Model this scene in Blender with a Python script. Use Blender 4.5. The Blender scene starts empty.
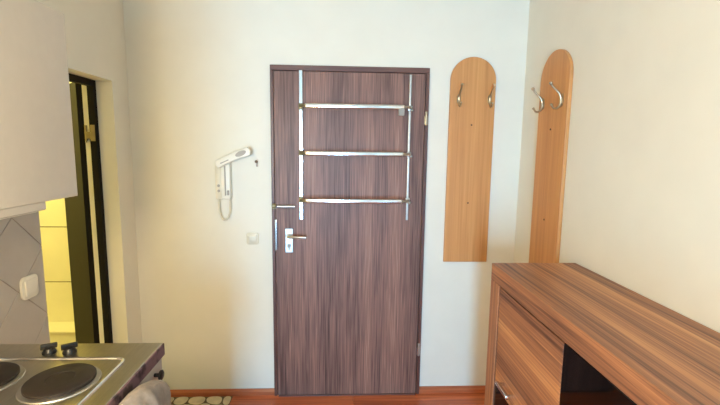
import bpy, bmesh, math, random
from mathutils import Vector, Matrix
random.seed(7)
S = bpy.context.scene
COL = S.collection

# ------------------------------------------------------------------ camera, world, light, exposure
F_PX, YAW, PITCH, ROLL, CAM_H = 411.6, 0.0463, 0.1281, 0.0131, 1.5324
cd = bpy.data.cameras.new('camera'); cam = bpy.data.objects.new('camera', cd); COL.objects.link(cam)
cd.sensor_fit = 'HORIZONTAL'; cd.sensor_width = 36.0; cd.lens = F_PX * 36.0 / 720.0
cd.clip_start = 0.02
fw = Vector((math.sin(YAW)*math.cos(PITCH), math.cos(YAW)*math.cos(PITCH), -math.sin(PITCH)))
rt = Vector((math.cos(YAW), -math.sin(YAW), 0)); up = rt.cross(fw)
r2 = rt*math.cos(ROLL) + up*math.sin(ROLL); u2 = -rt*math.sin(ROLL) + up*math.cos(ROLL)
mw = Matrix((r2, u2, -fw)).transposed().to_4x4(); mw.translation = (0, 0, CAM_H)
cam.matrix_world = mw
S.camera = cam

S.view_settings.view_transform = 'Standard'; S.view_settings.look = 'None'
S.view_settings.gamma = 1.0; S.view_settings.use_curve_mapping = False
S.view_settings.exposure = 0.42

w = bpy.data.worlds.new('sky'); S.world = w; w.use_nodes = True
bg = w.node_tree.nodes['Background']; bg.inputs[0].default_value = (0.62, 0.78, 1.0, 1); bg.inputs[1].default_value = 1.0

def area(name, loc, rot, sx, sy, power, col):
    l = bpy.data.lights.new(name, 'AREA'); l.shape = 'RECTANGLE'; l.size = sx; l.size_y = sy
    l.energy = power; l.color = col
    o = bpy.data.objects.new(name, l); COL.objects.link(o); o.location = loc; o.rotation_euler = rot
    return o
# daylight entering through the balcony window behind the camera
WIN = (-0.80, -0.10, 0.05, 1.85)      # x0 x1 z0 z1
YB = -2.9                             # back wall (behind the camera)
area('window_daylight', ((WIN[0]+WIN[1])/2, YB-0.22, (WIN[2]+WIN[3])/2), (math.radians(90), 0, 0), WIN[1]-WIN[0], WIN[3]-WIN[2], 212, (0.27, 0.61, 1.0))

# ------------------------------------------------------------------ key dimensions (metres)
D, XW, XL, ZC = 2.434, 1.069, -1.203, 2.55     # door wall, right wall, left wall, ceiling
XB = -1.36                                      # bathroom side of the left wall

# ------------------------------------------------------------------ materials
def lin(c):
    return tuple(((v/255)/12.92 if v/255 <= 0.04045 else ((v/255+0.055)/1.055)**2.4) for v in c) + (1,)
def new_mat(name):
    m = bpy.data.materials.new(name); m.use_nodes = True
    nt = m.node_tree; return m, nt, nt.nodes['Principled BSDF']
def simple(name, rgb, rough=0.5, metal=0.0, var=0.06, scale=30, bump=0.0, spec=0.5, stretch=(1,1,1)):
    m, nt, b = new_mat(name)
    tc = nt.nodes.new('ShaderNodeTexCoord'); mp = nt.nodes.new('ShaderNodeMapping'); mp.inputs['Scale'].default_value = stretch
    n = nt.nodes.new('ShaderNodeTexNoise'); n.inputs['Scale'].default_value = scale; n.inputs['Detail'].default_value = 4
    r = nt.nodes.new('ShaderNodeValToRGB'); c = lin(rgb)
    r.color_ramp.elements[0].color = tuple(max(0, v*(1-var*2)) for v in c[:3])+(1,); r.color_ramp.elements[0].position = 0.3
    r.color_ramp.elements[1].color = tuple(min(1, v*(1+var)) for v in c[:3])+(1,); r.color_ramp.elements[1].position = 0.7
    L = nt.links.new
    L(tc.outputs['Object'], mp.inputs[0]); L(mp.outputs[0], n.inputs['Vector']); L(n.outputs['Fac'], r.inputs[0]); L(r.outputs[0], b.inputs['Base Color'])
    b.inputs['Roughness'].default_value = rough; b.inputs['Metallic'].default_value = metal
    b.inputs['Specular IOR Level'].default_value = spec
    if bump:
        bp = nt.nodes.new('ShaderNodeBump'); bp.inputs['Strength'].default_value = bump; bp.inputs['Distance'].default_value = 0.002
        L(n.outputs['Fac'], bp.inputs['Height']); L(bp.outputs[0], b.inputs['Normal'])
    return m
def wood(name, stops, along, band=9, fine=90, rough=0.4, stretch=0.05, mixf=0.5, rand=0.0, distort=0.6, spec=0.5, strips=0, stripf=0.35):
    """bands of colour across the grain + fine streaks; 'along' is the grain axis."""
    m, nt, b = new_mat(name); L = nt.links.new
    tc = nt.nodes.new('ShaderNodeTexCoord'); vec = tc.outputs['Object']
    if rand:
        oi = nt.nodes.new('ShaderNodeObjectInfo'); va = nt.nodes.new('ShaderNodeVectorMath'); va.operation = 'MULTIPLY_ADD'
        va.inputs[1].default_value = (1, 1, 1); L(vec, va.inputs[0])
        vm = nt.nodes.new('ShaderNodeVectorMath'); vm.operation = 'SCALE'; vm.inputs[0].default_value = (37, 19, 53); L(oi.outputs['Random'], vm.inputs['Scale'])
        L(vm.outputs[0], va.inputs[2]); vec = va.outputs[0]
    def noise(scale, st, det):
        mp = nt.nodes.new('ShaderNodeMapping'); s = [1, 1, 1]; s['xyz'.index(along)] = st; mp.inputs['Scale'].default_value = s
        n = nt.nodes.new('ShaderNodeTexNoise'); n.inputs['Scale'].default_value = scale; n.inputs['Detail'].default_value = det; n.inputs['Distortion'].default_value = distort
        L(vec, mp.inputs[0]); L(mp.outputs[0], n.inputs['Vector']); return n
    n1 = noise(band, stretch, 2); n2 = noise(fine, stretch*0.6, 5)
    mx = nt.nodes.new('ShaderNodeMix'); mx.inputs['Factor'].default_value = mixf
    L(n1.outputs['Fac'], mx.inputs['A']); L(n2.outputs['Fac'], mx.inputs['B'])
    fac = mx.outputs['Result']
    if strips:                       # veneer laid in strips of different tone across the grain
        sp = nt.nodes.new('ShaderNodeSeparateXYZ'); L(vec, sp.inputs[0])
        others = [k for k in 'XYZ' if k.lower() != along]
        ad = nt.nodes.new('ShaderNodeMath'); ad.operation = 'ADD'; L(sp.outputs[others[0]], ad.inputs[0]); L(sp.outputs[others[1]], ad.inputs[1])
        ml = nt.nodes.new('ShaderNodeMath'); ml.operation = 'MULTIPLY_ADD'; ml.inputs[1].default_value = strips; L(ad.outputs[0], ml.inputs[0])
        n3 = noise(2.2, 0.45, 1); ms = nt.nodes.new('ShaderNodeMath'); ms.operation = 'MULTIPLY'; ms.inputs[1].default_value = 1.6; L(n3.outputs['Fac'], ms.inputs[0]); L(ms.outputs[0], ml.inputs[2])
        fl = nt.nodes.new('ShaderNodeMath'); fl.operation = 'FLOOR'; L(ml.outputs[0], fl.inputs[0])
        wn = nt.nodes.new('ShaderNodeTexWhiteNoise'); wn.noise_dimensions = '1D'; L(fl.outputs[0], wn.inputs['W'])
        mr = nt.nodes.new('ShaderNodeMapRange'); mr.inputs['To Min'].default_value = -stripf/2; mr.inputs['To Max'].default_value = stripf/2; L(wn.outputs['Value'], mr.inputs['Value'])
        a2 = nt.nodes.new('ShaderNodeMath'); a2.operation = 'ADD'; L(fac, a2.inputs[0]); L(mr.outputs[0], a2.inputs[1]); fac = a2.outputs[0]
    r = nt.nodes.new('ShaderNodeValToRGB'); cr = r.color_ramp
    for i, (p, c) in enumerate(stops):
        e = cr.elements[i] if i < 2 else cr.elements.new(p)
        e.position = p; e.color = lin(c)
    L(fac, r.inputs[0]); L(r.outputs[0], b.inputs['Base Color'])
    b.inputs['Roughness'].default_value = rough; b.inputs['Specular IOR Level'].default_value = spec
    bp = nt.nodes.new('ShaderNodeBump'); bp.inputs['Strength'].default_value = 0.12; bp.inputs['Distance'].default_value = 0.001
    L(n2.outputs['Fac'], bp.inputs['Height']); L(bp.outputs[0], b.inputs['Normal'])
    return m
M = {}
M['wall'] = simple('wall_paint', (236, 230, 214), 0.85, var=0.012, scale=6, bump=0.0)
M['wall_r'] = M['wall']
M['ceil'] = simple('ceiling_paint', (206, 198, 182), 0.9, var=0.01)
M['reveal'] = simple('reveal_plaster', (240, 230, 205), 0.8, var=0.02)
M['door'] = wood('dark_walnut_laminate', [(0.32, (72, 47, 41)), (0.68, (174, 134, 116)), (0.42, (104, 74, 65)), (0.51, (130, 96, 84)), (0.59, (150, 108, 93))], 'z', band=12, fine=190, rough=0.45, stretch=0.03, mixf=0.6, distort=0.5, spec=0.35)
M['doorframe'] = wood('dark_walnut_frame', [(0.30, (72, 42, 36)), (0.70, (126, 84, 70)), (0.5, (98, 63, 53))], 'z', band=10, fine=120, rough=0.4, stretch=0.04, mixf=0.6)
M['doorframe_x'] = wood('dark_walnut_frame_top', [(0.30, (72, 42, 36)), (0.70, (126, 84, 70)), (0.5, (98, 63, 53))], 'x', band=10, fine=120, rough=0.4, stretch=0.04, mixf=0.6)
BEECH = [(0.28, (186, 122, 66)), (0.72, (224, 166, 104)), (0.5, (208, 146, 86))]
M['beech'] = wood('beech_laminate', BEECH, 'z', band=7, fine=70, rough=0.42, stretch=0.04, mixf=0.5)
M['beech_dark'] = simple('beech_edge', (160, 100, 56), 0.5, var=0.08)
WAL = [(0.30, (76, 46, 36)), (0.74, (212, 160, 114)), (0.39, (112, 72, 54)), (0.47, (144, 96, 70)), (0.55, (168, 113, 79)), (0.63, (194, 136, 92))]
M['walnut_y'] = wood('striped_walnut_length', WAL, 'y', band=12, fine=130, rough=0.45, stretch=0.022, mixf=0.55, distort=0.35, strips=15, stripf=0.15)
M['walnut_z'] = wood('striped_walnut_upright', WAL, 'z', band=13, fine=85, rough=0.38, stretch=0.03, mixf=0.5, distort=0.25, strips=20, stripf=0.15)
M['walnut_edge'] = simple('walnut_edge_and_highlight', (188, 130, 92), 0.4, var=0.1, scale=40)  # flap edge tone, also the painted highlight on the frame edge
M['plank'] = wood('red_laminate_plank', [(0.3, (150, 74, 44)), (0.7, (226, 136, 88)), (0.5, (190, 102, 64))], 'x', band=14, fine=60, rough=0.28, stretch=0.06, mixf=0.5, rand=1)
M['floor_base'] = simple('floor_underlay', (60, 34, 24), 0.8)
M['baseboard'] = wood('red_baseboard', [(0.3, (156, 82, 48)), (0.7, (212, 128, 82)), (0.5, (184, 102, 64))], 'x', band=14, fine=60, rough=0.35, stretch=0.06)
M['chrome'] = simple('chrome', (225, 225, 225), 0.16, 1.0, var=0.02)
M['chrome_dull'] = simple('brushed_chrome', (200, 198, 192), 0.35, 1.0, var=0.05, scale=60)
M['brass'] = simple('brass', (200, 170, 110), 0.3, 1.0, var=0.05)
M['brass_pale'] = simple('worn_brass', (150, 136, 100), 0.5, 0.6, var=0.1)
M['nickel'] = simple('old_nickel', (196, 180, 152), 0.3, 1.0, var=0.08)
M['steel'] = simple('brushed_steel', (186, 180, 165), 0.30, 1.0, var=0.06, scale=40, stretch=(8, 0.6, 1))
M['black'] = simple('black_plastic', (22, 21, 20), 0.35, var=0.1)
M['iron'] = simple('hotplate_iron', (46, 38, 32), 0.55, 0.3, var=0.12, scale=50)
M['blackglass'] = simple('black_glass', (6, 5, 5), 0.05, var=0.0, spec=0.4)
M['white'] = simple('white_laminate', (197, 191, 181), 0.45, var=0.012)
M['whiteplastic'] = simple('white_plastic', (236, 230, 214), 0.4, var=0.01)
M['cream'] = simple('cream_plastic', (224, 214, 190), 0.4, var=0.02)
M['greyplastic'] = simple('grey_plastic', (166, 158, 146), 0.5, var=0.03)
M['lampglass'] = None
M['tile'] = simple('grey_wall_tile', (186, 178, 168), 0.32, var=0.03, scale=12)
M['grout'] = simple('dark_grout', (156, 147, 136), 0.9, var=0.06)
M['bathtile'] = simple('white_bath_tile', (236, 230, 212), 0.35, var=0.02, scale=5)
M['bathgrout'] = simple('bath_grout', (120, 110, 84), 0.9)
M['bathfloor'] = simple('bath_floor', (190, 180, 160), 0.5, var=0.05)
M['darkwood'] = simple('black_brown_door', (30, 27, 23), 0.65, var=0.12, scale=20, spec=0.12, stretch=(4, 4, 0.2))
M['towel'] = simple('grey_towel', (158, 147, 138), 0.95, var=0.07, scale=60, bump=0.6)
M['matbase'] = simple('mat_dark_ground', (112, 98, 74), 0.9, var=0.12)
M['pebble'] = simple('pebble_print', (222, 208, 172), 0.7, var=0.12, scale=14)
M['mirrorwhite'] = simple('white_enamel', (236, 232, 220), 0.25, var=0.01)
M['screw'] = simple('dark_screw', (92, 66, 44), 0.5, 0.4)
def edge_wear_reflection():
    m, nt, b = new_mat('worktop_edge_wear_reflection'); L = nt.links.new
    tc = nt.nodes.new('ShaderNodeTexCoord'); n = nt.nodes.new('ShaderNodeTexNoise'); n.inputs['Scale'].default_value = 26; n.inputs['Detail'].default_value = 3
    r = nt.nodes.new('ShaderNodeValToRGB'); r.color_ramp.elements[0].position = 0.36; r.color_ramp.elements[0].color = lin((52, 38, 40))
    r.color_ramp.elements[1].position = 0.48; r.color_ramp.elements[1].color = lin((128, 98, 104))  # purple reflection of the steel put into the colour; dark spots are wear
    L(tc.outputs['Object'], n.inputs['Vector']); L(n.outputs['Fac'], r.inputs[0]); L(r.outputs[0], b.inputs['Base Color'])
    b.inputs['Roughness'].default_value = 0.4; b.inputs['Metallic'].default_value = 0.2
    return m
M['edge'] = edge_wear_reflection()
def pane_mat():
    m, nt, b = new_mat('window_glass'); L = nt.links.new
    t = nt.nodes.new('ShaderNodeBsdfTransparent'); g = nt.nodes.new('ShaderNodeBsdfGlossy'); g.inputs['Roughness'].default_value = 0.02
    mx = nt.nodes.new('ShaderNodeMixShader'); mx.inputs[0].default_value = 0.06
    L(t.outputs[0], mx.inputs[1]); L(g.outputs[0], mx.inputs[2]); L(mx.outputs[0], nt.nodes['Material Output'].inputs[0]); return m
M['pane'] = pane_mat()
def lamp_mat(name, rgb, strength):
    m, nt, b = new_mat(name); b.inputs['Emission Color'].default_value = lin(rgb); b.inputs['Emission Strength'].default_value = strength
    b.inputs['Base Color'].default_value = lin((240, 236, 226)); return m

# ------------------------------------------------------------------ builders
class MB:
    def __init__(s): s.bm = bmesh.new()
    def box(s, x0, x1, y0, y1, z0, z1, bev=0.0, seg=2):
        vs = [s.bm.verts.new(v) for v in ((x0,y0,z0),(x1,y0,z0),(x1,y1,z0),(x0,y1,z0),(x0,y0,z1),(x1,y0,z1),(x1,y1,z1),(x0,y1,z1))]
        fs = [s.bm.faces.new([vs[i] for i in q]) for q in ((3,2,1,0),(4,5,6,7),(0,1,5,4),(1,2,6,5),(2,3,7,6),(3,0,4,7))]
        if bev:
            es = list({e for f in fs for e in f.edges})
            bmesh.ops.bevel(s.bm, geom=es, offset=bev, segments=seg, profile=0.5, affect='EDGES')
        return s
    def prism(s, pts, vec, bev=0.0, seg=2):
        """extrude the planar outline pts (3D) by vec"""
        vec = Vector(vec); a = [s.bm.verts.new(p) for p in pts]; b = [s.bm.verts.new(Vector(p)+vec) for p in pts]; n = len(pts)
        f1 = s.bm.faces.new(a); f2 = s.bm.faces.new(b[::-1])
        sides = [s.bm.faces.new((a[(i+1) % n], a[i], b[i], b[(i+1) % n])) for i in range(n)]
        bmesh.ops.recalc_face_normals(s.bm, faces=[f1, f2]+sides)
        if bev:
            es = [e for f in (f1, f2) for e in f.edges]
            bmesh.ops.bevel(s.bm, geom=es, offset=bev, segments=seg, profile=0.5, affect='EDGES')
        return s
    def tube(s, pts, rad, n=10, cap=True):
        pts = [Vector(p) for p in pts]; rs = rad if isinstance(rad, (list, tuple)) else [rad]*len(pts)
        rings = []; ref = None
        for i, p in enumerate(pts):
            t = (pts[min(i+1, len(pts)-1)] - pts[max(i-1, 0)]).normalized()
            if ref is None:
                ref = Vector((0, 0, 1)) if abs(t.z) < 0.9 else Vector((1, 0, 0))
            u = (ref - t*ref.dot(t)).normalized(); v = t.cross(u); ref = u
            rings.append([s.bm.verts.new(p + (u*math.cos(a) + v*math.sin(a))*rs[i]) for a in [2*math.pi*k/n for k in range(n)]])
        for a, b in zip(rings, rings[1:]):
            for k in range(n): s.bm.faces.new((a[k], a[(k+1) % n], b[(k+1) % n], b[k]))
        if cap: s.bm.faces.new(rings[0][::-1]); s.bm.faces.new(rings[-1])
        return s
    def lathe(s, c, prof, n=40, axis='z'):
        """prof: (radius, height) pairs from the bottom up, around axis through c"""
        c = Vector(c); rings = []
        def P(r, h, a):
            d = (math.cos(a)*r, math.sin(a)*r, h)
            if axis == 'x': d = (d[2], d[0], d[1])
            if axis == 'y': d = (d[0], d[2], d[1])
            return c + Vector(d)
        for r, h in prof: rings.append([s.bm.verts.new(P(r, h, 2*math.pi*k/n)) for k in range(n)])
        for a, b in zip(rings, rings[1:]):
            for k in range(n): s.bm.faces.new((a[k], a[(k+1) % n], b[(k+1) % n], b[k]))
        s.bm.faces.new(rings[0][::-1]); s.bm.faces.new(rings[-1])
        bmesh.ops.recalc_face_normals(s.bm, faces=s.bm.faces[:])
        return s
    def ball(s, c, r):
        bmesh.ops.create_uvsphere(s.bm, u_segments=12, v_segments=8, radius=r, matrix=Matrix.Translation(c)); return s
    def build(s, name, mat, parent=None, smooth=False, org=None):
        """world-space shape -> object; parts keep coordinates relative to their thing's base"""
        o0 = Vector(org) if org is not None else (ROOT.get(parent.name, Vector()) if parent else Vector())
        bmesh.ops.translate(s.bm, verts=s.bm.verts[:], vec=-o0)
        me = bpy.data.meshes.new(name); s.bm.to_mesh(me); s.bm.free()
        me.materials.append(mat)
        if smooth:
            for p in me.polygons: p.use_smooth = True
            try: me.set_sharp_from_angle(angle=math.radians(42))
            except Exception: pass
        o = bpy.data.objects.new(name, me); COL.objects.link(o)
        if parent is not None: o.parent = parent; ROOT[o.name] = o0
        else: o.location = o0; ROOT[o.name] = o0
        return o
ROOT = {}
def thing(name, loc, label=None, cat=None, group=None, kind=None):
    o = bpy.data.objects.new(name, None); COL.objects.link(o); o.location = loc; o.empty_display_size = 0.05
    ROOT[o.name] = Vector(loc); tag(o, label, cat, group, kind); return o
def tag(o, label=None, cat=None, group=None, kind=None):
    if label: o['label'] = label
    if cat: o['category'] = cat
    if group: o['group'] = group
    if kind: o['kind'] = kind
    return o
def B(*a, **k): return MB().box(*a, **k)

# ------------------------------------------------------------------ the room shell
# floor: underlay + laminate planks running along x
floor = tag(B(XB-2.2, XW+0.1, YB-0.1, 3.3, -0.12, -0.009).build('floor', M['floor_base']), kind='structure')
PL, PWD = 1.285, 0.192
x_lo, x_hi = XL-0.0, XW
y = D; row = 0
while y > YB:
    y0 = max(y-PWD, YB); off = (row*0.45) % PL
    xs = x_lo - off
    while xs < x_hi:
        a, b = max(xs, x_lo), min(xs+PL, x_hi)
        if b - a > 0.01:
            MB().box(a+0.0006, b-0.0006, y0+0.0006, y-0.0006, -0.0085, 0.0, bev=0.0012, seg=1).build('plank', M['plank'], floor)
        xs += PL
    y -= PWD; row += 1
tag(B(XL-0.2, XW+0.1, YB-0.1, 3.3, ZC, ZC+0.1).build('ceiling', M['ceil']), kind='structure')
# wall with the entrance door (opening behind the door)
DX0, DX1, DZ = -0.4066, 0.5033, 2.0
wb = MB()
wb.box(XB, DX0+0.02, D, D+0.12, 0, ZC); wb.box(DX1-0.02, XW+0.1, D, D+0.12, 0, ZC); wb.box(DX0+0.02, DX1-0.02, D, D+0.12, DZ-0.02, ZC)
tag(wb.build('wall_back', M['wall']), kind='structure')
tag(B(XW, XW+0.1, YB, D, 0, ZC).build('wall_right', M['wall_r']), kind='structure')
# left wall with the bathroom opening
OY0, OY1, OZ = 1.665, 2.275, 1.872
wl = MB()
wl.box(XB, XL, YB, OY0, 0, ZC); wl.box(XB, XL, OY1, D, 0, ZC); wl.box(XB, XL, OY0, OY1, OZ, ZC)
wall_left = tag(wl.build('wall_left', M['wall']), kind='structure')
# front wall (behind the camera) with a tall window
wf = MB()
wf.box(XB, WIN[0], YB-0.2, YB, 0, ZC); wf.box(WIN[1], XW+0.1, YB-0.2, YB, 0, ZC)
wf.box(WIN[0], WIN[1], YB-0.2, YB, 0, WIN[2]); wf.box(WIN[0], WIN[1], YB-0.2, YB, WIN[3], ZC)
tag(wf.build('wall_front', M['wall']), kind='structure')
win = thing('window_1', ((WIN[0]+WIN[1])/2, YB-0.1, WIN[2]), kind='structure')
f = MB(); t = 0.05
f.box(WIN[0], WIN[0]+t, YB-0.13, YB-0.07, WIN[2], WIN[3]); f.box(WIN[1]-t, WIN[1], YB-0.13, YB-0.07, WIN[2], WIN[3])
f.box(WIN[0]+t, WIN[1]-t, YB-0.13, YB-0.07, WIN[2], WIN[2]+t); f.box(WIN[0]+t, WIN[1]-t, YB-0.13, YB-0.07, WIN[3]-t, WIN[3])
f.build('window_frame', M['whiteplastic'], win)
B(WIN[0]+t, WIN[1]-t, YB-0.102, YB-0.098, WIN[2]+t, WIN[3]-t).build('pane', M['pane'], win)
# baseboards
def baseboard(name, x0, x1):
    m = MB(); m.prism([(x0, D-0.001, 0), (x0, D-0.016, 0), (x0, D-0.016, 0.026), (x0, D-0.006, 0.040), (x0, D-0.001, 0.040)], (x1-x0, 0, 0))
    tag(m.build(name, M['baseboard']), kind='structure')
baseboard('baseboard_left', XL, DX0); baseboard('baseboard_right', DX1, XW)
# grey diagonal kitchen tiles, each a piece of the left wall
def clip(poly, ax, v, keep_less):
    out = []
    for i in range(len(poly)):
        p, q = poly[i], poly[(i+1) % len(poly)]
        ip = (p[ax] <= v) == keep_less or p[ax] == v; iq = (q[ax] <= v) == keep_less or q[ax] == v
        if ip: out.append(p)
        if ip != iq:
            tt = (v-p[ax])/(q[ax]-p[ax]); out.append((p[0]+(q[0]-p[0])*tt, p[1]+(q[1]-p[1])*tt))
    return out
TY0, TY1, TZ0, TZ1 = 0.45, OY0, 0.62, 1.42
B(XL-0.002, XL+0.0066, TY0, TY1, TZ0, TZ1).build('grout_bed', M['grout'], wall_left)
ST, g = 0.2815, 0.0026
for i in range(-6, 6):
    for j in range(-6, 6):
        a0, a1 = 2.80+ST*i+g, 2.80+ST*(i+1)-g          # y+z
        b0, b1 = -0.54+ST*j+g, -0.54+ST*(j+1)-g         # z-y
        poly = [((a-b)/2, (a+b)/2) for a, b in ((a0, b0), (a1, b0), (a1, b1), (a0, b1))]
        for ax, v, less in ((0, TY0, False), (0, TY1, True), (1, TZ0, False), (1, TZ1, True)):
            if poly: poly = clip(poly, ax, v, less)
        ar = abs(sum(poly[k][0]*poly[(k+1) % len(poly)][1]-poly[(k+1) % len(poly)][0]*poly[k][1] for k in range(len(poly)))/2) if len(poly) > 2 else 0
        if ar < 2e-4: continue
        c = (sum(q[0] for q in poly)/len(poly), sum(q[1] for q in poly)/len(poly))
        MB().prism([(XL+0.001, q[0], q[1]) for q in poly], (0.0075, 0, 0)).build('tile', M['tile'], wall_left)

# ------------------------------------------------------------------ bathroom behind the left wall
YF = 3.10
wbf = tag(B(XB-1.9, XB+0.02, YF+0.006, YF+0.1, 0, 2.3).build('wall_bathroom_far', M['bathgrout']), kind='structure')
TW, TH = 0.30, 0.421
for c in range(7):
    for r in range(6):
        z0 = 0.091+TH*(r-1); z1 = z0+TH
        z0 = max(z0, 0.0); z1 = min(z1, 2.3)
        x1 = XB - TW*c; x0 = x1 - TW
        if x0 < XB-1.9-0.01: continue
        B(x0+0.003, x1-0.003, YF, YF+0.0065, z0+0.004, z1-0.004, bev=0.0012, seg=1).build('tile', M['bathtile'], wbf)
tag(B(XB-2.0, XB-1.9, 0.9, YF+0.1, 0, 2.3).build('wall_bathroom_left', M['bathtile']), kind='structure')
tag(B(XB-2.0, XB, 0.8, 0.9, 0, 2.3).build('wall_bathroom_near', M['bathtile']), kind='structure')
tag(B(XB, XB+0.1, D+0.12, YF+0.1, 0, 2.3).build('wall_bathroom_right', M['bathtile']), kind='structure')
tag(B(XB-2.0, XB+0.1, 0.8, YF+0.1, 2.3, 2.4).build('ceiling_bathroom', M['ceil']), kind='structure')
tag(B(XB-1.9, XB, 0.9, YF, -0.009, 0.0).build('floor_bathroom', M['bathfloor']), kind='structure')
tray = thing('shower_ledge', (-2.45, 2.96, 0), 'low white tiled ledge along the lit bathroom wall', 'ledge')
B(XB-1.9, -1.90, 2.93, YF, 0, 0.185).build('ledge_body', M['bathtile'], tray)
B(XB-1.9, -1.89, 2.92, YF, 0.185, 0.20, bev=0.004).build('ledge_top', M['bathtile'], tray)
lamp = thing('bathroom_ceiling_lamp', (-2.35, 2.25, 2.3), 'round warm white ceiling lamp in the bathroom', 'lamp')
MB().lathe((-2.35, 2.25, 2.3), [(0.14, 0), (0.14, -0.03)]).build('lamp_base', M['whiteplastic'], lamp, smooth=True)
MB().lathe((-2.35, 2.25, 2.27), [(0.13, 0), (0.12, -0.035), (0.08, -0.06), (0.02, -0.068)]).build('lamp_shade', lamp_mat('warm_lamp_glass', (255, 238, 132), 140), lamp, smooth=True)
# ------------------------------------------------------------------ bathroom door (dark frame, leaf swung into the bathroom)
d2 = thing('door_2', (-1.31, 1.97, 0), kind='structure')
JX0, JX1 = -1.319, -1.287
m = MB(); m.box(JX0, JX1, 2.248, OY1, 0, OZ); m.build('jamb', M['darkwood'], d2)
m = MB(); m.box(JX0, JX1, OY0, OY0+0.03, 0, OZ); m.build('jamb', M['darkwood'], d2)
B(JX0, JX1, OY0+0.03, 2.248, OZ-0.032, OZ).build('frame_head', M['darkwood'], d2)
A = Vector((-1.369, 2.30, 0)); dv = Vector((-0.654, 0.7565, 0)); nv = Vector((-0.7565, -0.654, 0))
lf = MB(); z0, z1 = 0.01, 1.872
q = [A, A+dv*0.635, A+dv*0.635+nv*0.032, A+nv*0.032]
lf.prism([(v.x, v.y, z0) for v in q], (0, 0, z1-z0), bev=0.002, seg=1)
leaf = lf.build('leaf', M['darkwood'], d2)
for hz in (1.60, 0.35):
    h = MB(); h.tube([(-1.340, 2.252, hz-0.04), (-1.340, 2.252, hz+0.04)], 0.0065)
    h.box(JX0+0.004, JX0+0.028, 2.2445, 2.2478, hz-0.042, hz+0.042, bev=0.001, seg=1)
    h.box(-1.338, JX0+0.006, 2.2455, 2.2485, hz-0.03, hz+0.006)
    h.prism([(-1.340, 2.256, hz-0.05), (-1.368, 2.298, hz-0.05), (-1.372, 2.295, hz-0.05), (-1.343, 2.252, hz-0.05)], (0, 0, 0.05))
    tag(h.build('hinge', M['brass_pale'], d2, smooth=True), 'brass hinge')
hd = MB(); hp = A+dv*0.57
hd.tube([(hp.x, hp.y, 1.0), (hp.x-nv.x*0.05, hp.y-nv.y*0.05, 1.0), (hp.x-nv.x*0.05-dv.x*0.11, hp.y-nv.y*0.05-dv.y*0.11, 1.0)], 0.009)
hd.build('handle', M['chrome_dull'], leaf, smooth=True)

# ------------------------------------------------------------------ entrance door
d1 = thing('door_1', ((DX0+DX1)/2, D, 0), kind='structure', label='dark walnut entrance door with brown frame')
FW = 0.026
B(DX0, DX0+FW-0.0075, D-0.022, D+0.10, 0, DZ-FW-0.004, bev=0.003).build('frame_post', M['doorframe'], d1)
B(DX1-FW+0.006, DX1, D-0.022, D+0.10, 0, DZ-FW-0.004, bev=0.003).build('frame_post', M['doorframe'], d1)
B(DX0, DX1, D-0.022, D+0.10, DZ-FW-0.004, DZ, bev=0.003).build('frame_head', M['doorframe_x'], d1)
leaf1 = B(DX0+FW-0.006, DX1-FW+0.003, D-0.020, D+0.03, 0.006, DZ-FW-0.007, bev=0.002).build('leaf', M['door'], d1)
YD = D-0.020
# lock plate with lever and key cylinder
pl = B(-0.329, -0.283, YD-0.008, YD, 0.918, 1.064, bev=0.003).build('lock_plate', M['chrome_dull'], d1)
m = MB(); m.lathe((-0.306, YD-0.008, 1.021), [(0.014, 0), (0.014, -0.012), (0.010, -0.016)], axis='y', n=16); m.build('rose', M['chrome_dull'], pl, smooth=True)
m = MB(); m.tube([(-0.306, YD-0.012, 1.021), (-0.306, YD-0.045, 1.021), (-0.297, YD-0.053, 1.021), (-0.203, YD-0.053, 1.019)], [0.009, 0.009, 0.009, 0.0075], n=12); m.build('lever', M['chrome_dull'], pl, smooth=True)
m = MB(); m.lathe((-0.306, YD-0.008, 0.960), [(0.011, 0), (0.011, -0.006)], axis='y', n=16); m.box(-0.3095, -0.3025, YD-0.014, YD-0.008, 0.937, 0.960); m.build('key_cylinder', M['greyplastic'], pl, smooth=True)
# edge guard strip, sliding bolt, hinges
B(-0.388, -0.375, YD-0.012, YD, 0.932, 1.118, bev=0.002).build('strike_strip', M['chrome'], d1)
bo = MB(); bo.tube([(-0.372, YD-0.014, 1.196), (-0.270, YD-0.014, 1.196)], 0.0095, n=14); bl = bo.build('bolt', M['chrome_dull'], d1, smooth=True)
m = MB(); m.lathe((-0.392, YD-0.010, 1.200), [(0.012, 0), (0.013, -0.008), (0.007, -0.014)], axis='y', n=14); m.box(-0.402, -0.380, YD-0.008, YD, 1.178, 1.212, bev=0.002); m.build('bolt_keeper', M['brass_pale'], bl, smooth=True)
for hz, hh, mt in ((1.715, 0.034, 'brass'), (0.30, 0.034, 'chrome_dull')):
    h = MB(); h.tube([(0.4885, D-0.026, hz-hh), (0.4885, D-0.026, hz+hh)], 0.0075); h.ball((0.4885, D-0.026, hz+hh), 0.008); h.ball((0.4885, D-0.026, hz-hh), 0.008)
    h.box(0.479, 0.498, D-0.025, D-0.0215, hz-hh, hz+hh*0.4); h.build('hinge', M[mt if mt != 'brass' else 'nickel'], d1, smooth=True)
B(DX0+FW, DX1-FW, D-0.03, D+0.06, 0, 0.006, bev=0.002).build('threshold', M['doorframe_x'], d1)

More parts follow.
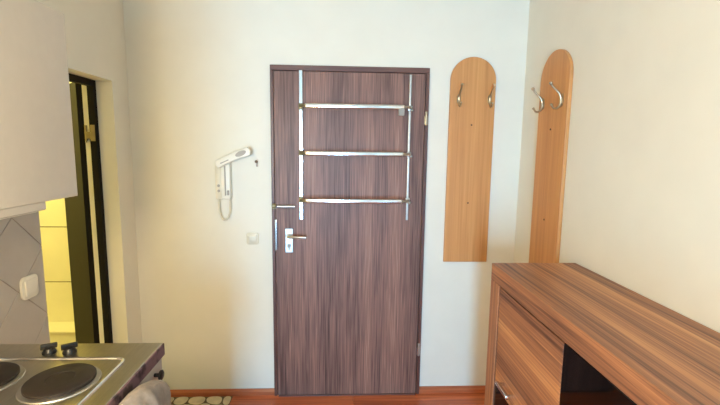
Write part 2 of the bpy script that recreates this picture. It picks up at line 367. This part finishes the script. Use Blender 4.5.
# ------------------------------------------------------------------ chrome hanging rack on the door
rk = thing('door_rack', (0.08, YD, 1.12), 'chrome three-bar towel rack fixed to the brown entrance door', 'towel rack')
def flat_bar(name, x0, x1, y0, y1, z0, z1, mat, bev=0.003): return B(x0, x1, y0, y1, z0, z1, bev=bev).build(name, mat, rk)
flat_bar('upright', -0.243, -0.222, YD-0.014, YD-0.0005, 1.118, 1.972, M['chrome'])
flat_bar('upright', 0.386, 0.399, YD-0.010, YD-0.0005, 1.118, 1.960, M['chrome_dull'])
for z in (1.770, 1.508, 1.238):
    m = MB(); yb = YD-0.075
    m.box(-0.205, 0.352, yb-0.009, yb+0.009, z-0.0135, z+0.0135, bev=0.007, seg=4)
    br = m.build('rail', M['chrome'], rk, smooth=True)
    m = MB(); m.box(-0.2445, -0.2205, YD-0.03, YD-0.013, z-0.017, z+0.017, bev=0.003)
    m.tube([(-0.232, YD-0.02, z), (-0.230, yb+0.02, z), (-0.205, yb, z)], 0.008)
    m.build('clamp', M['brass_pale'], br, smooth=True)
    m = MB(); m.box(0.380, 0.404, YD-0.024, YD-0.0095, z-0.014, z+0.014, bev=0.003)
    m.tube([(0.392, YD-0.016, z), (0.388, yb+0.025, z), (0.374, yb+0.006, z), (0.352, yb, z)], 0.008)
    m.ball((0.402, YD-0.028, z-0.012), 0.009)
    m.build('clamp', M['chrome_dull'], br, smooth=True)
m = MB(); m.box(0.318, 0.350, YD-0.088, YD-0.060, 1.724, 1.762, bev=0.003); m.build('sliding_tab', M['greyplastic'], rk)

# ------------------------------------------------------------------ coat boards with hooks
def coat_board(origin, outv, sidev, wd, z0, z1, label, hooks, zh):
    o = Vector(origin); out = Vector(outv); side = Vector(sidev)
    base = thing('coat_board', o+Vector((0, 0, z0)), label, 'coat rack', 'beech coat boards in the corner')
    r = wd/2; zc = z1-r*0.98
    outline = [(-r, z0), (r, z0)] + [(r*math.cos(a), zc+r*0.98*math.sin(a)) for a in [math.pi*k/28 for k in range(29)]]
    m = MB(); m.prism([o+out*0.001+side*u+Vector((0, 0, z)) for u, z in outline], out*0.018, bev=0.0025)
    m.build('panel', M['beech'], base)
    for u in hooks:
        c = o+out*0.019+side*u+Vector((0, 0, zh))
        P = [(0.060, 0.072), (0.052, 0.060), (0.036, 0.046), (0.018, 0.030), (0.009, 0.010), (0.007, -0.012), (0.012, -0.030), (0.026, -0.042), (0.042, -0.040), (0.052, -0.026)]
        h = MB(); h.tube([c+out*a+Vector((0, 0, b)) for a, b in P], [0.0045, 0.0045, 0.005, 0.006, 0.0075, 0.0075, 0.006, 0.005, 0.0048, 0.0048], n=10)
        h.ball(c+out*0.062+Vector((0, 0, 0.075)), 0.0085); h.ball(c+out*0.053+Vector((0, 0, -0.024)), 0.0065)
        hk = h.build('hook', M['nickel'], base, smooth=True)
        pb = MB(); pts = [c-out*0.0005+side*(0.011*math.cos(a))+Vector((0, 0, 0.030*math.sin(a))) for a in [2*math.pi*k/20 for k in range(20)]]
        pb.prism(pts, out*0.005, bev=0.001, seg=1); pb.build('back_plate', M['nickel'], hk, smooth=True)
    for zs in (z1-0.385, z1-0.845):
        s = MB(); pts = [o+out*0.019+side*(0.005*math.cos(a))+Vector((0, 0, zs+0.005*math.sin(a))) for a in [2*math.pi*k/14 for k in range(14)]]
        s.prism(pts, out*0.002); s.build('screw_cap', M['screw'], base)
    return base
coat_board((0.759, D, 0), (0, -1, 0), (1, 0, 0), 0.266, 0.86, 2.068, 'round-topped beech coat board with two hooks beside the entrance door', (-0.083, 0.098), 1.828)
coat_board((XW, 2.056, 0), (-1, 0, 0), (0, -1, 0), 0.284, 0.855, 2.030, 'round-topped beech coat board with two hooks above the sideboard', (-0.091, 0.094), 1.780)

# ------------------------------------------------------------------ intercom, light switches, nail
ic = thing('intercom_phone', (-0.672, D, 1.24), 'white wall intercom with its handset lying askew on top and a looped cord', 'intercom')
B(-0.724, -0.684, D-0.040, D-0.0005, 1.235, 1.452, bev=0.006).build('housing', M['cream'], ic, smooth=True)
B(-0.686, -0.636, D-0.052, D-0.0005, 1.238, 1.455, bev=0.007).build('cradle', M['whiteplastic'], ic, smooth=True)
B(-0.667, -0.659, D-0.0555, D-0.050, 1.26, 1.43, bev=0.002).build('cradle_groove', M['greyplastic'], ic)
B(-0.652, -0.642, D-0.060, D-0.050, 1.262, 1.290, bev=0.002).build('button', M['greyplastic'], ic)
for zz in (1.315, 1.285):
    m = MB(); m.lathe((-0.704, D-0.039, zz), [(0.008, 0), (0.008, -0.004)], axis='y', n=16); m.build('button', M['greyplastic'], ic)
ang = 0.42; hs = MB(); L0 = 0.098
def hp_(u, v, y): return (-0.610+u*math.cos(ang)-v*math.sin(ang), y, 1.478+u*math.sin(ang)+v*math.cos(ang))
prof = [(-L0, -0.024), (-L0+0.05, -0.020), (0.03, -0.018), (0.06, -0.024), (L0, -0.026), (L0+0.008, 0.0), (L0, 0.022), (0.0, 0.026), (-L0, 0.022), (-L0-0.008, 0.0)]
hs.prism([hp_(u, v, D-0.054) for u, v in prof], (0, -0.034, 0), bev=0.006, seg=3)
hsd = hs.build('handset', M['whiteplastic'], ic, smooth=True)
e = MB(); pts = [hp_(0.052+0.032*math.cos(a), 0.002+0.014*math.sin(a), D-0.0875) for a in [2*math.pi*k/24 for k in range(24)]]; e.prism(pts, (0, -0.003, 0)); e.build('earpiece', M['greyplastic'], hsd)
e = MB(); e.prism([hp_(u, v, D-0.0875) for u, v in ((-0.075, -0.006), (-0.025, -0.006), (-0.025, 0.0), (-0.075, 0.0))], (0, -0.002, 0)); e.build('mouthpiece_slot', M['greyplastic'], hsd)
cp = []
for k in range(15):
    a = math.pi*k/14; cp.append((-0.679-0.032*math.cos(a), D-0.022, 1.19-0.078*math.sin(a)))
cp = [(-0.711, D-0.022, 1.236)]+cp+[(-0.647, D-0.022, 1.238)]
MB().tube(cp, 0.0058, n=8).build('cord', M['cream'], ic, smooth=True)

def switch_plate(name, origin, outv, sidev, wd, ht, label, mat, round_r=0.012, cat='light switch'):
    o = Vector(origin); out = Vector(outv); side = Vector(sidev); b = thing(name, o, label, cat)
    def rr(w_, h_, r):
        pts = []
        for cx, cz, a0 in ((w_/2-r, h_/2-r, 0), (-w_/2+r, h_/2-r, 90), (-w_/2+r, -h_/2+r, 180), (w_/2-r, -h_/2+r, 270)):
            for k in range(5):
                a = math.radians(a0+22.5*k); pts.append(side*(cx+r*math.cos(a))+Vector((0, 0, cz+r*math.sin(a))))
        return pts
    MB().prism([o+p for p in rr(wd, ht, round_r)], out*0.010, bev=0.002).build('plate', mat, b, smooth=True)
    MB().prism([o+out*0.0095+p for p in rr(wd*0.68, ht*0.68, 0.005)], out*0.006, bev=0.002).build('rocker', mat, b, smooth=True)
    return b
switch_plate('light_switch', (-0.524, D-0.0005, 0.998), (0, -1, 0), (1, 0, 0), 0.072, 0.070, 'cream square light switch beside the entrance door', M['cream'])
switch_plate('light_switch', (XL+0.009, 1.575, 0.995), (1, 0, 0), (0, 1, 0), 0.084, 0.088, 'white rounded light switch on the grey kitchen tiles', M['whiteplastic'], 0.02)
nl = thing('wall_nail', (-0.491, D, 1.45), 'small dark nail in the wall beside the intercom', 'nail')
m = MB(); m.tube([(-0.491, D-0.0005, 1.452), (-0.491, D-0.022, 1.455)], 0.003); m.lathe((-0.491, D-0.022, 1.455), [(0.009, 0), (0.009, -0.003)], axis='y', n=12); m.build('pin', M['screw'], nl, smooth=True)
B(-0.496, -0.486, D-0.008, D-0.0005, 1.425, 1.452, bev=0.001, seg=1).build('plug', M['greyplastic'], nl)

# ------------------------------------------------------------------ kitchen: base unit, worktop with hob, towel
KY0, KY1, KX = 0.25, 1.30, -0.572
bc = thing('base_cabinet', (-0.89, 0.8, 0), 'white kitchen base cabinet under the steel worktop', 'cabinet')
B(XL+0.010, -0.598, KY0, KY1-0.006, 0.08, 0.855).build('carcass', M['white'], bc)
B(XL+0.06, -0.64, KY0+0.02, KY1-0.03, 0, 0.08).build('plinth', M['black'], bc)
dw = (KY1-0.01-KY0)/2
for k in range(2):
    ya = KY0+k*dw+0.002; yb_ = ya+dw-0.004
    dr = B(-0.597, -0.578, ya, yb_, 0.09, 0.852, bev=0.002).build('door', M['white'], bc)
    ky = (yb_-0.055) if k == 1 else (ya+0.055)
    m = MB(); m.lathe((-0.578, ky, 0.825), [(0.006, 0), (0.006, 0.014), (0.015, 0.017), (0.016, 0.022), (0.012, 0.025)], axis='x', n=18); m.build('knob', M['black'], dr, smooth=True)
    tag(dr.children[0], 'round black knob')
wt = thing('hob_worktop', (-0.89, 0.8, 0.862), 'brushed steel worktop with built-in hob beside the bathroom door', 'hob')
B(XL+0.010, KX-0.004, KY0, KY1, 0.858, 0.9, bev=0.003).build('worktop', M['steel'], wt)
B(KX-0.005, KX, KY0, KY1, 0.859, 0.8985, bev=0.0015).build('front_edge', M['edge'], wt)
# pressed rim round the hob
def rrect(x0, x1, y0, y1, r, n=6):
    pts = []
    for cx, cy, a0 in ((x1-r, y1-r, 0), (x0+r, y1-r, 90), (x0+r, y0+r, 180), (x1-r, y0+r, 270)):
        for k in range(n+1):
            a = math.radians(a0+90*k/n); pts.append((cx+r*math.cos(a), cy+r*math.sin(a)))
    return pts
rim = MB(); rp = rrect(XL+0.05, -0.640, 0.42, 1.198, 0.03); rp.append(rp[0])
rim.tube([(a, b, 0.9) for a, b in rp], 0.005, n=8, cap=False); rim.build('hob_rim', M['chrome'], wt, smooth=True)
for cx, cy, r in ((-0.748, 1.068, 0.082), (-0.962, 1.078, 0.082)):
    m = MB(); m.lathe((cx, cy, 0.899), [(r+0.012, 0), (r+0.010, 0.004), (r+0.002, 0.006)], n=56); ring = m.build('trim_ring', M['chrome_dull'], wt, smooth=True)
    m = MB(); m.lathe((cx, cy, 0.902), [(r, 0), (r, 0.010), (r-0.004, 0.013), (r*0.42, 0.013), (r*0.40, 0.0115), (r*0.2, 0.0115)], n=56); m.build('hotplate', M['iron'], ring, smooth=True)
for kx, ky, rot in ((-0.893, 1.238, 0.5), (-0.832, 1.238, 0.6)):
    m = MB(); m.lathe((kx, ky, 0.899), [(0.019, 0), (0.019, 0.005), (0.015, 0.012), (0.013, 0.016)], n=20)
    k0 = m.build('knob', M['black'], wt, smooth=True)
    dx, dy = math.cos(rot), math.sin(rot); m = MB(); q = []
    for u, v in ((-0.021, -0.006), (0.021, -0.004), (0.021, 0.004), (-0.021, 0.006)): q.append((kx+u*dx-v*dy, ky+u*dy+v*dx, 0.913))
    m.prism(q, (0, 0, 0.017), bev=0.003); m.build('grip', M['black'], k0, smooth=True)
rl = thing('towel_rail', (-0.56, 0.98, 0.835), 'thin steel rail on the cabinet front holding the towel', 'towel rail')
m = MB(); m.tube([(-0.545, 0.80, 0.825), (-0.545, 1.197, 0.825)], 0.006)
for yy in (0.81, 1.19): m.tube([(-0.545, yy, 0.825), (-0.577, yy, 0.825)], 0.006)
m.build('bar', M['chrome_dull'], rl, smooth=True)
# bulky towel folded over the rail
tw = bmesh.new(); NU, NV = 44, 30; rows = []
for i in range(NV):
    v = i/(NV-1)                       # across: front hem -> over the top -> back hem
    row_ = []
    for j in range(NU):
        u = j/(NU-1); yy = 0.86+0.315*u
        sag = 0.035*(2*u-1)**2+0.02*max(0, 2*u-1.2)
        a = math.pi*min(max((v-0.36)/0.28, 0), 1)
        rx, top = 0.048-0.014*(2*u-1)**4, 0.846-sag*0.9
        if v < 0.36: x = -0.545+rx+0.020*(1-v/0.36); z = top - (0.36-v)/0.36*0.38
        elif v > 0.64: x = -0.545-0.021; z = top - (v-0.64)/0.36*0.30
        else: x = -0.545+(rx if math.cos(a) > 0 else 0.021)*math.cos(a); z = top+0.042*math.sin(a)
        fold = 0.007*math.sin(u*19+v*4)+0.004*math.sin(u*37-v*9)+0.005*math.sin(v*30+u*5+2.5*u*u)
        if v < 0.5: x += fold*(0.4+1.2*(0.5-v)) ; z += 0.004*math.sin(v*40+u*3)
        yy += 0.010*math.sin(v*7+u*2)*(1 if v < .5 else .4)
        row_.append(tw.verts.new((max(x, -0.569), yy, z)))
    rows.append(row_)
for a, b in zip(rows, rows[1:]):
    for j in range(NU-1): tw.faces.new((a[j], a[j+1], b[j+1], b[j]))
bmesh.ops.recalc_face_normals(tw, faces=tw.faces[:])
mb = MB(); mb.bm.free(); mb.bm = tw
to = mb.build('towel', M['towel'], None, smooth=True, org=(-0.545, 1.0, 0.5))
tag(to, 'grey terry towel hanging over the rail at the hob front', 'towel')
sm = to.modifiers.new('thick', 'SOLIDIFY'); sm.thickness = 0.004; sm.offset = 1
# upper cabinet with a slim lamp beneath
uc = thing('wall_cabinet', (-1.03, 0.85, 1.372), 'plain white wall cabinet above the hob', 'cabinet')
B(XL+0.009, -0.870, 0.40, 1.362, 1.374, 1.932).build('carcass', M['white'], uc)
B(-0.869, -0.850, 0.40, 0.880, 1.372, 1.932, bev=0.0015).build('door', M['white'], uc)
B(-0.869, -0.850, 0.883, 1.362, 1.372, 1.932, bev=0.0015).build('door', M['white'], uc)
ul = thing('cabinet_lamp', (-1.0, 0.8, 1.345), 'slim switched-off white lamp strip under the wall cabinet', 'lamp')
B(-0.93, -0.853, 0.45, 1.222, 1.347, 1.3735, bev=0.004).build('housing', M['white'], ul)
B(-0.92, -0.865, 0.47, 1.20, 1.343, 1.348, bev=0.001, seg=1).build('diffuser', M['whiteplastic'], ul)
# tall box added out of view to shade the left of the door wall
fr = thing('light_blocker', (-0.90, -0.25, 0), 'tall white box added out of view to shade the door wall', 'light_blocker')
B(XL+0.012, -0.715, -0.55, 0.10, 0.03, 1.98, bev=0.008).build('body', M['whiteplastic'], fr, smooth=True)
B(-0.712, -0.66, -0.55, 0.10, 0.72, 1.98, bev=0.010).build('door', M['whiteplastic'], fr, smooth=True)
B(-0.712, -0.66, -0.55, 0.10, 0.03, 0.71, bev=0.010).build('door', M['whiteplastic'], fr, smooth=True)
for yy in (-0.5, 0.05):
    for xx in (-1.14, -0.76): B(xx-0.02, xx+0.02, yy-0.02, yy+0.02, 0, 0.03).build('foot', M['black'], fr)

# ------------------------------------------------------------------ walnut sideboard
SX0, SX1, SY0, SY1, SZ = 0.679, XW-0.004, 0.04, 1.772, 1.035
sb = thing('sideboard', ((SX0+SX1)/2, (SY0+SY1)/2, 0), 'tall striped walnut sideboard with black glass doors against the right wall', 'sideboard')
B(SX0, SX1, SY0, SY1, SZ-0.074, SZ, bev=0.0025).build('top_panel', M['walnut_y'], sb)
FS = 0.092
B(SX0+0.0005, SX1, SY1-FS, SY1-0.0005, 0.0, SZ-0.0745, bev=0.002).build('side_panel', M['walnut_z'], sb)
B(SX0+0.0005, SX1, SY0+0.0005, SY0+FS, 0.0, SZ-0.0745, bev=0.002).build('side_panel', M['walnut_z'], sb)
B(SX0+0.0005, SX1, SY0+FS, SY1-FS, 0.0, 0.075, bev=0.002).build('base_panel', M['walnut_y'], sb)
B(SX1-0.01, SX1, SY0+FS, SY1-FS, 0.075, SZ-0.075).build('back_panel', M['walnut_z'], sb)
m = MB(); m.box(SX0-0.001, SX0+0.003, SY1-FS-0.004, SY1-FS+0.002, 0.075, SZ-0.076); m.build('edge_highlight', M['walnut_edge'], sb)  # pale strip painting the light caught along the inner frame edge
YA, YB1, YC1 = SY1-FS-0.004, 1.163, 0.65
ZT = SZ-0.0775
for yy in (YB1, YC1): B(SX0+0.022, SX1-0.01, yy-0.009, yy+0.009, 0.076, ZT).build('divider', M['walnut_z'], sb)
def bar_handle(par, ya, yb_, z):
    m = MB(); m.box(SX0-0.030, SX0-0.014, ya, yb_, z-0.008, z+0.008, bev=0.004)
    for q in (ya+0.012, yb_-0.012): m.box(SX0-0.015, SX0+0.0045, q-0.005, q+0.005, z-0.005, z+0.005)
    tag(m.build('handle', M['chrome'], par, smooth=True), 'short chrome bar handle')
FX0, FX1 = SX0+0.004, SX0+0.022
# near-door flap, glass door below it
fp = B(FX0, FX1, YB1+0.0015, YA-0.004, 0.532, ZT-0.004, bev=0.0015).build('flap', M['walnut_y'], sb)
bar_handle(fp, 1.475, 1.585, 0.572)
B(FX0, FX1, YB1+0.0015, YA-0.004, 0.516, 0.5315, bev=0.001, seg=1).build('edge_strip', M['walnut_edge'], sb)
g1 = B(FX0+0.002, FX1, YB1+0.0015, YA-0.004, 0.08, 0.513, bev=0.001, seg=1).build('glass_door', M['blackglass'], sb)
# middle glass door, far end flap
g2 = B(FX0, FX1, YC1+0.0015, YB1-0.0015, 0.08, ZT-0.002, bev=0.001, seg=1).build('glass_door', M['blackglass'], sb)
fp2 = B(FX0, FX1, SY0+FS+0.002, YC1-0.0015, 0.532, ZT-0.002, bev=0.0015).build('flap', M['walnut_y'], sb)
bar_handle(fp2, 0.35, 0.46, 0.572)
B(FX0, FX1, SY0+FS+0.002, YC1-0.0015, 0.08, 0.528, bev=0.001, seg=1).build('glass_door', M['blackglass'], sb)
tag(g2, 'glossy black glass door')

# ------------------------------------------------------------------ pebble mat on the kitchen side of the floor
mat_ = thing('pebble_mat', (-0.93, 1.9, 0), 'floor mat of pale rounded stones below the left wall', 'mat')
MX0, MX1, MY0, MY1 = XL+0.004, -0.662, 1.36, 2.412
B(MX0, MX1, MY0, MY1, 0.0005, 0.004, bev=0.001, seg=1).build('backing', M['matbase'], mat_)
cell = 0.088; nx, ny = round((MX1-MX0)/cell), round((MY1-MY0)/cell); cw, ch = (MX1-MX0)/nx, (MY1-MY0)/ny
seeds = [(MX0+cw*(i+0.5+(0.25 if j % 2 else -0.25))+random.uniform(-.02, .02), MY0+ch*(j+0.5)+random.uniform(-.018, .018)) for i in range(nx) for j in range(ny)]
def half(poly, px, py, nx_, ny_):                       # keep the side where (p-P).n <= 0
    out = []
    for k in range(len(poly)):
        a, b = poly[k], poly[(k+1) % len(poly)]
        da, db = (a[0]-px)*nx_+(a[1]-py)*ny_, (b[0]-px)*nx_+(b[1]-py)*ny_
        if da <= 0: out.append(a)
        if (da < 0 < db) or (db < 0 < da):
            tt = da/(da-db); out.append((a[0]+(b[0]-a[0])*tt, a[1]+(b[1]-a[1])*tt))
    return out
for sx_, sy_ in seeds:
    poly = [(MX0+.003, MY0+.003), (MX1-.003, MY0+.003), (MX1-.003, MY1-.003), (MX0+.003, MY1-.003)]
    for qx, qy in seeds:
        dx, dy = qx-sx_, qy-sy_; dd = math.hypot(dx, dy)
        if 0 < dd < 0.3: poly = half(poly, sx_+dx/2-dx/dd*0.0045, sy_+dy/2-dy/dd*0.0045, dx/dd, dy/dd) if poly else poly
    if len(poly) < 3: continue
    for _ in range(2):                                  # round the stone's corners
        poly = [(a[0]*(1-t_)+b[0]*t_, a[1]*(1-t_)+b[1]*t_) for a, b in [(poly[k], poly[(k+1) % len(poly)]) for k in range(len(poly))] for t_ in (0.25, 0.75)]
    bm_ = MB(); bm_.prism([(a, b, 0.0035) for a, b in poly], (0, 0, 0.003)); bm_.build('pebble', M['pebble'], mat_)

# ------------------------------------------------------------------ globe pendant over the near end of the worktop (outside the frame)
PLX, PLY, PLZ = -0.63, 0.27, 1.54
cl = thing('pendant_lamp', (PLX, PLY, ZC), 'opal glass globe pendant over the near end of the worktop', 'lamp')
MB().lathe((PLX, PLY, ZC), [(0.05, 0), (0.045, -0.03), (0.01, -0.04)]).build('ceiling_rose', M['whiteplastic'], cl, smooth=True)
MB().tube([(PLX, PLY, ZC-0.03), (PLX, PLY, PLZ+0.10)], 0.004).build('cable', M['whiteplastic'], cl)
m = MB(); bmesh.ops.create_uvsphere(m.bm, u_segments=28, v_segments=18, radius=0.10, matrix=Matrix.Translation((PLX, PLY, PLZ)))
m.build('lamp_shade', lamp_mat('opal_lamp_glass', (255, 231, 188), 94), cl, smooth=True)
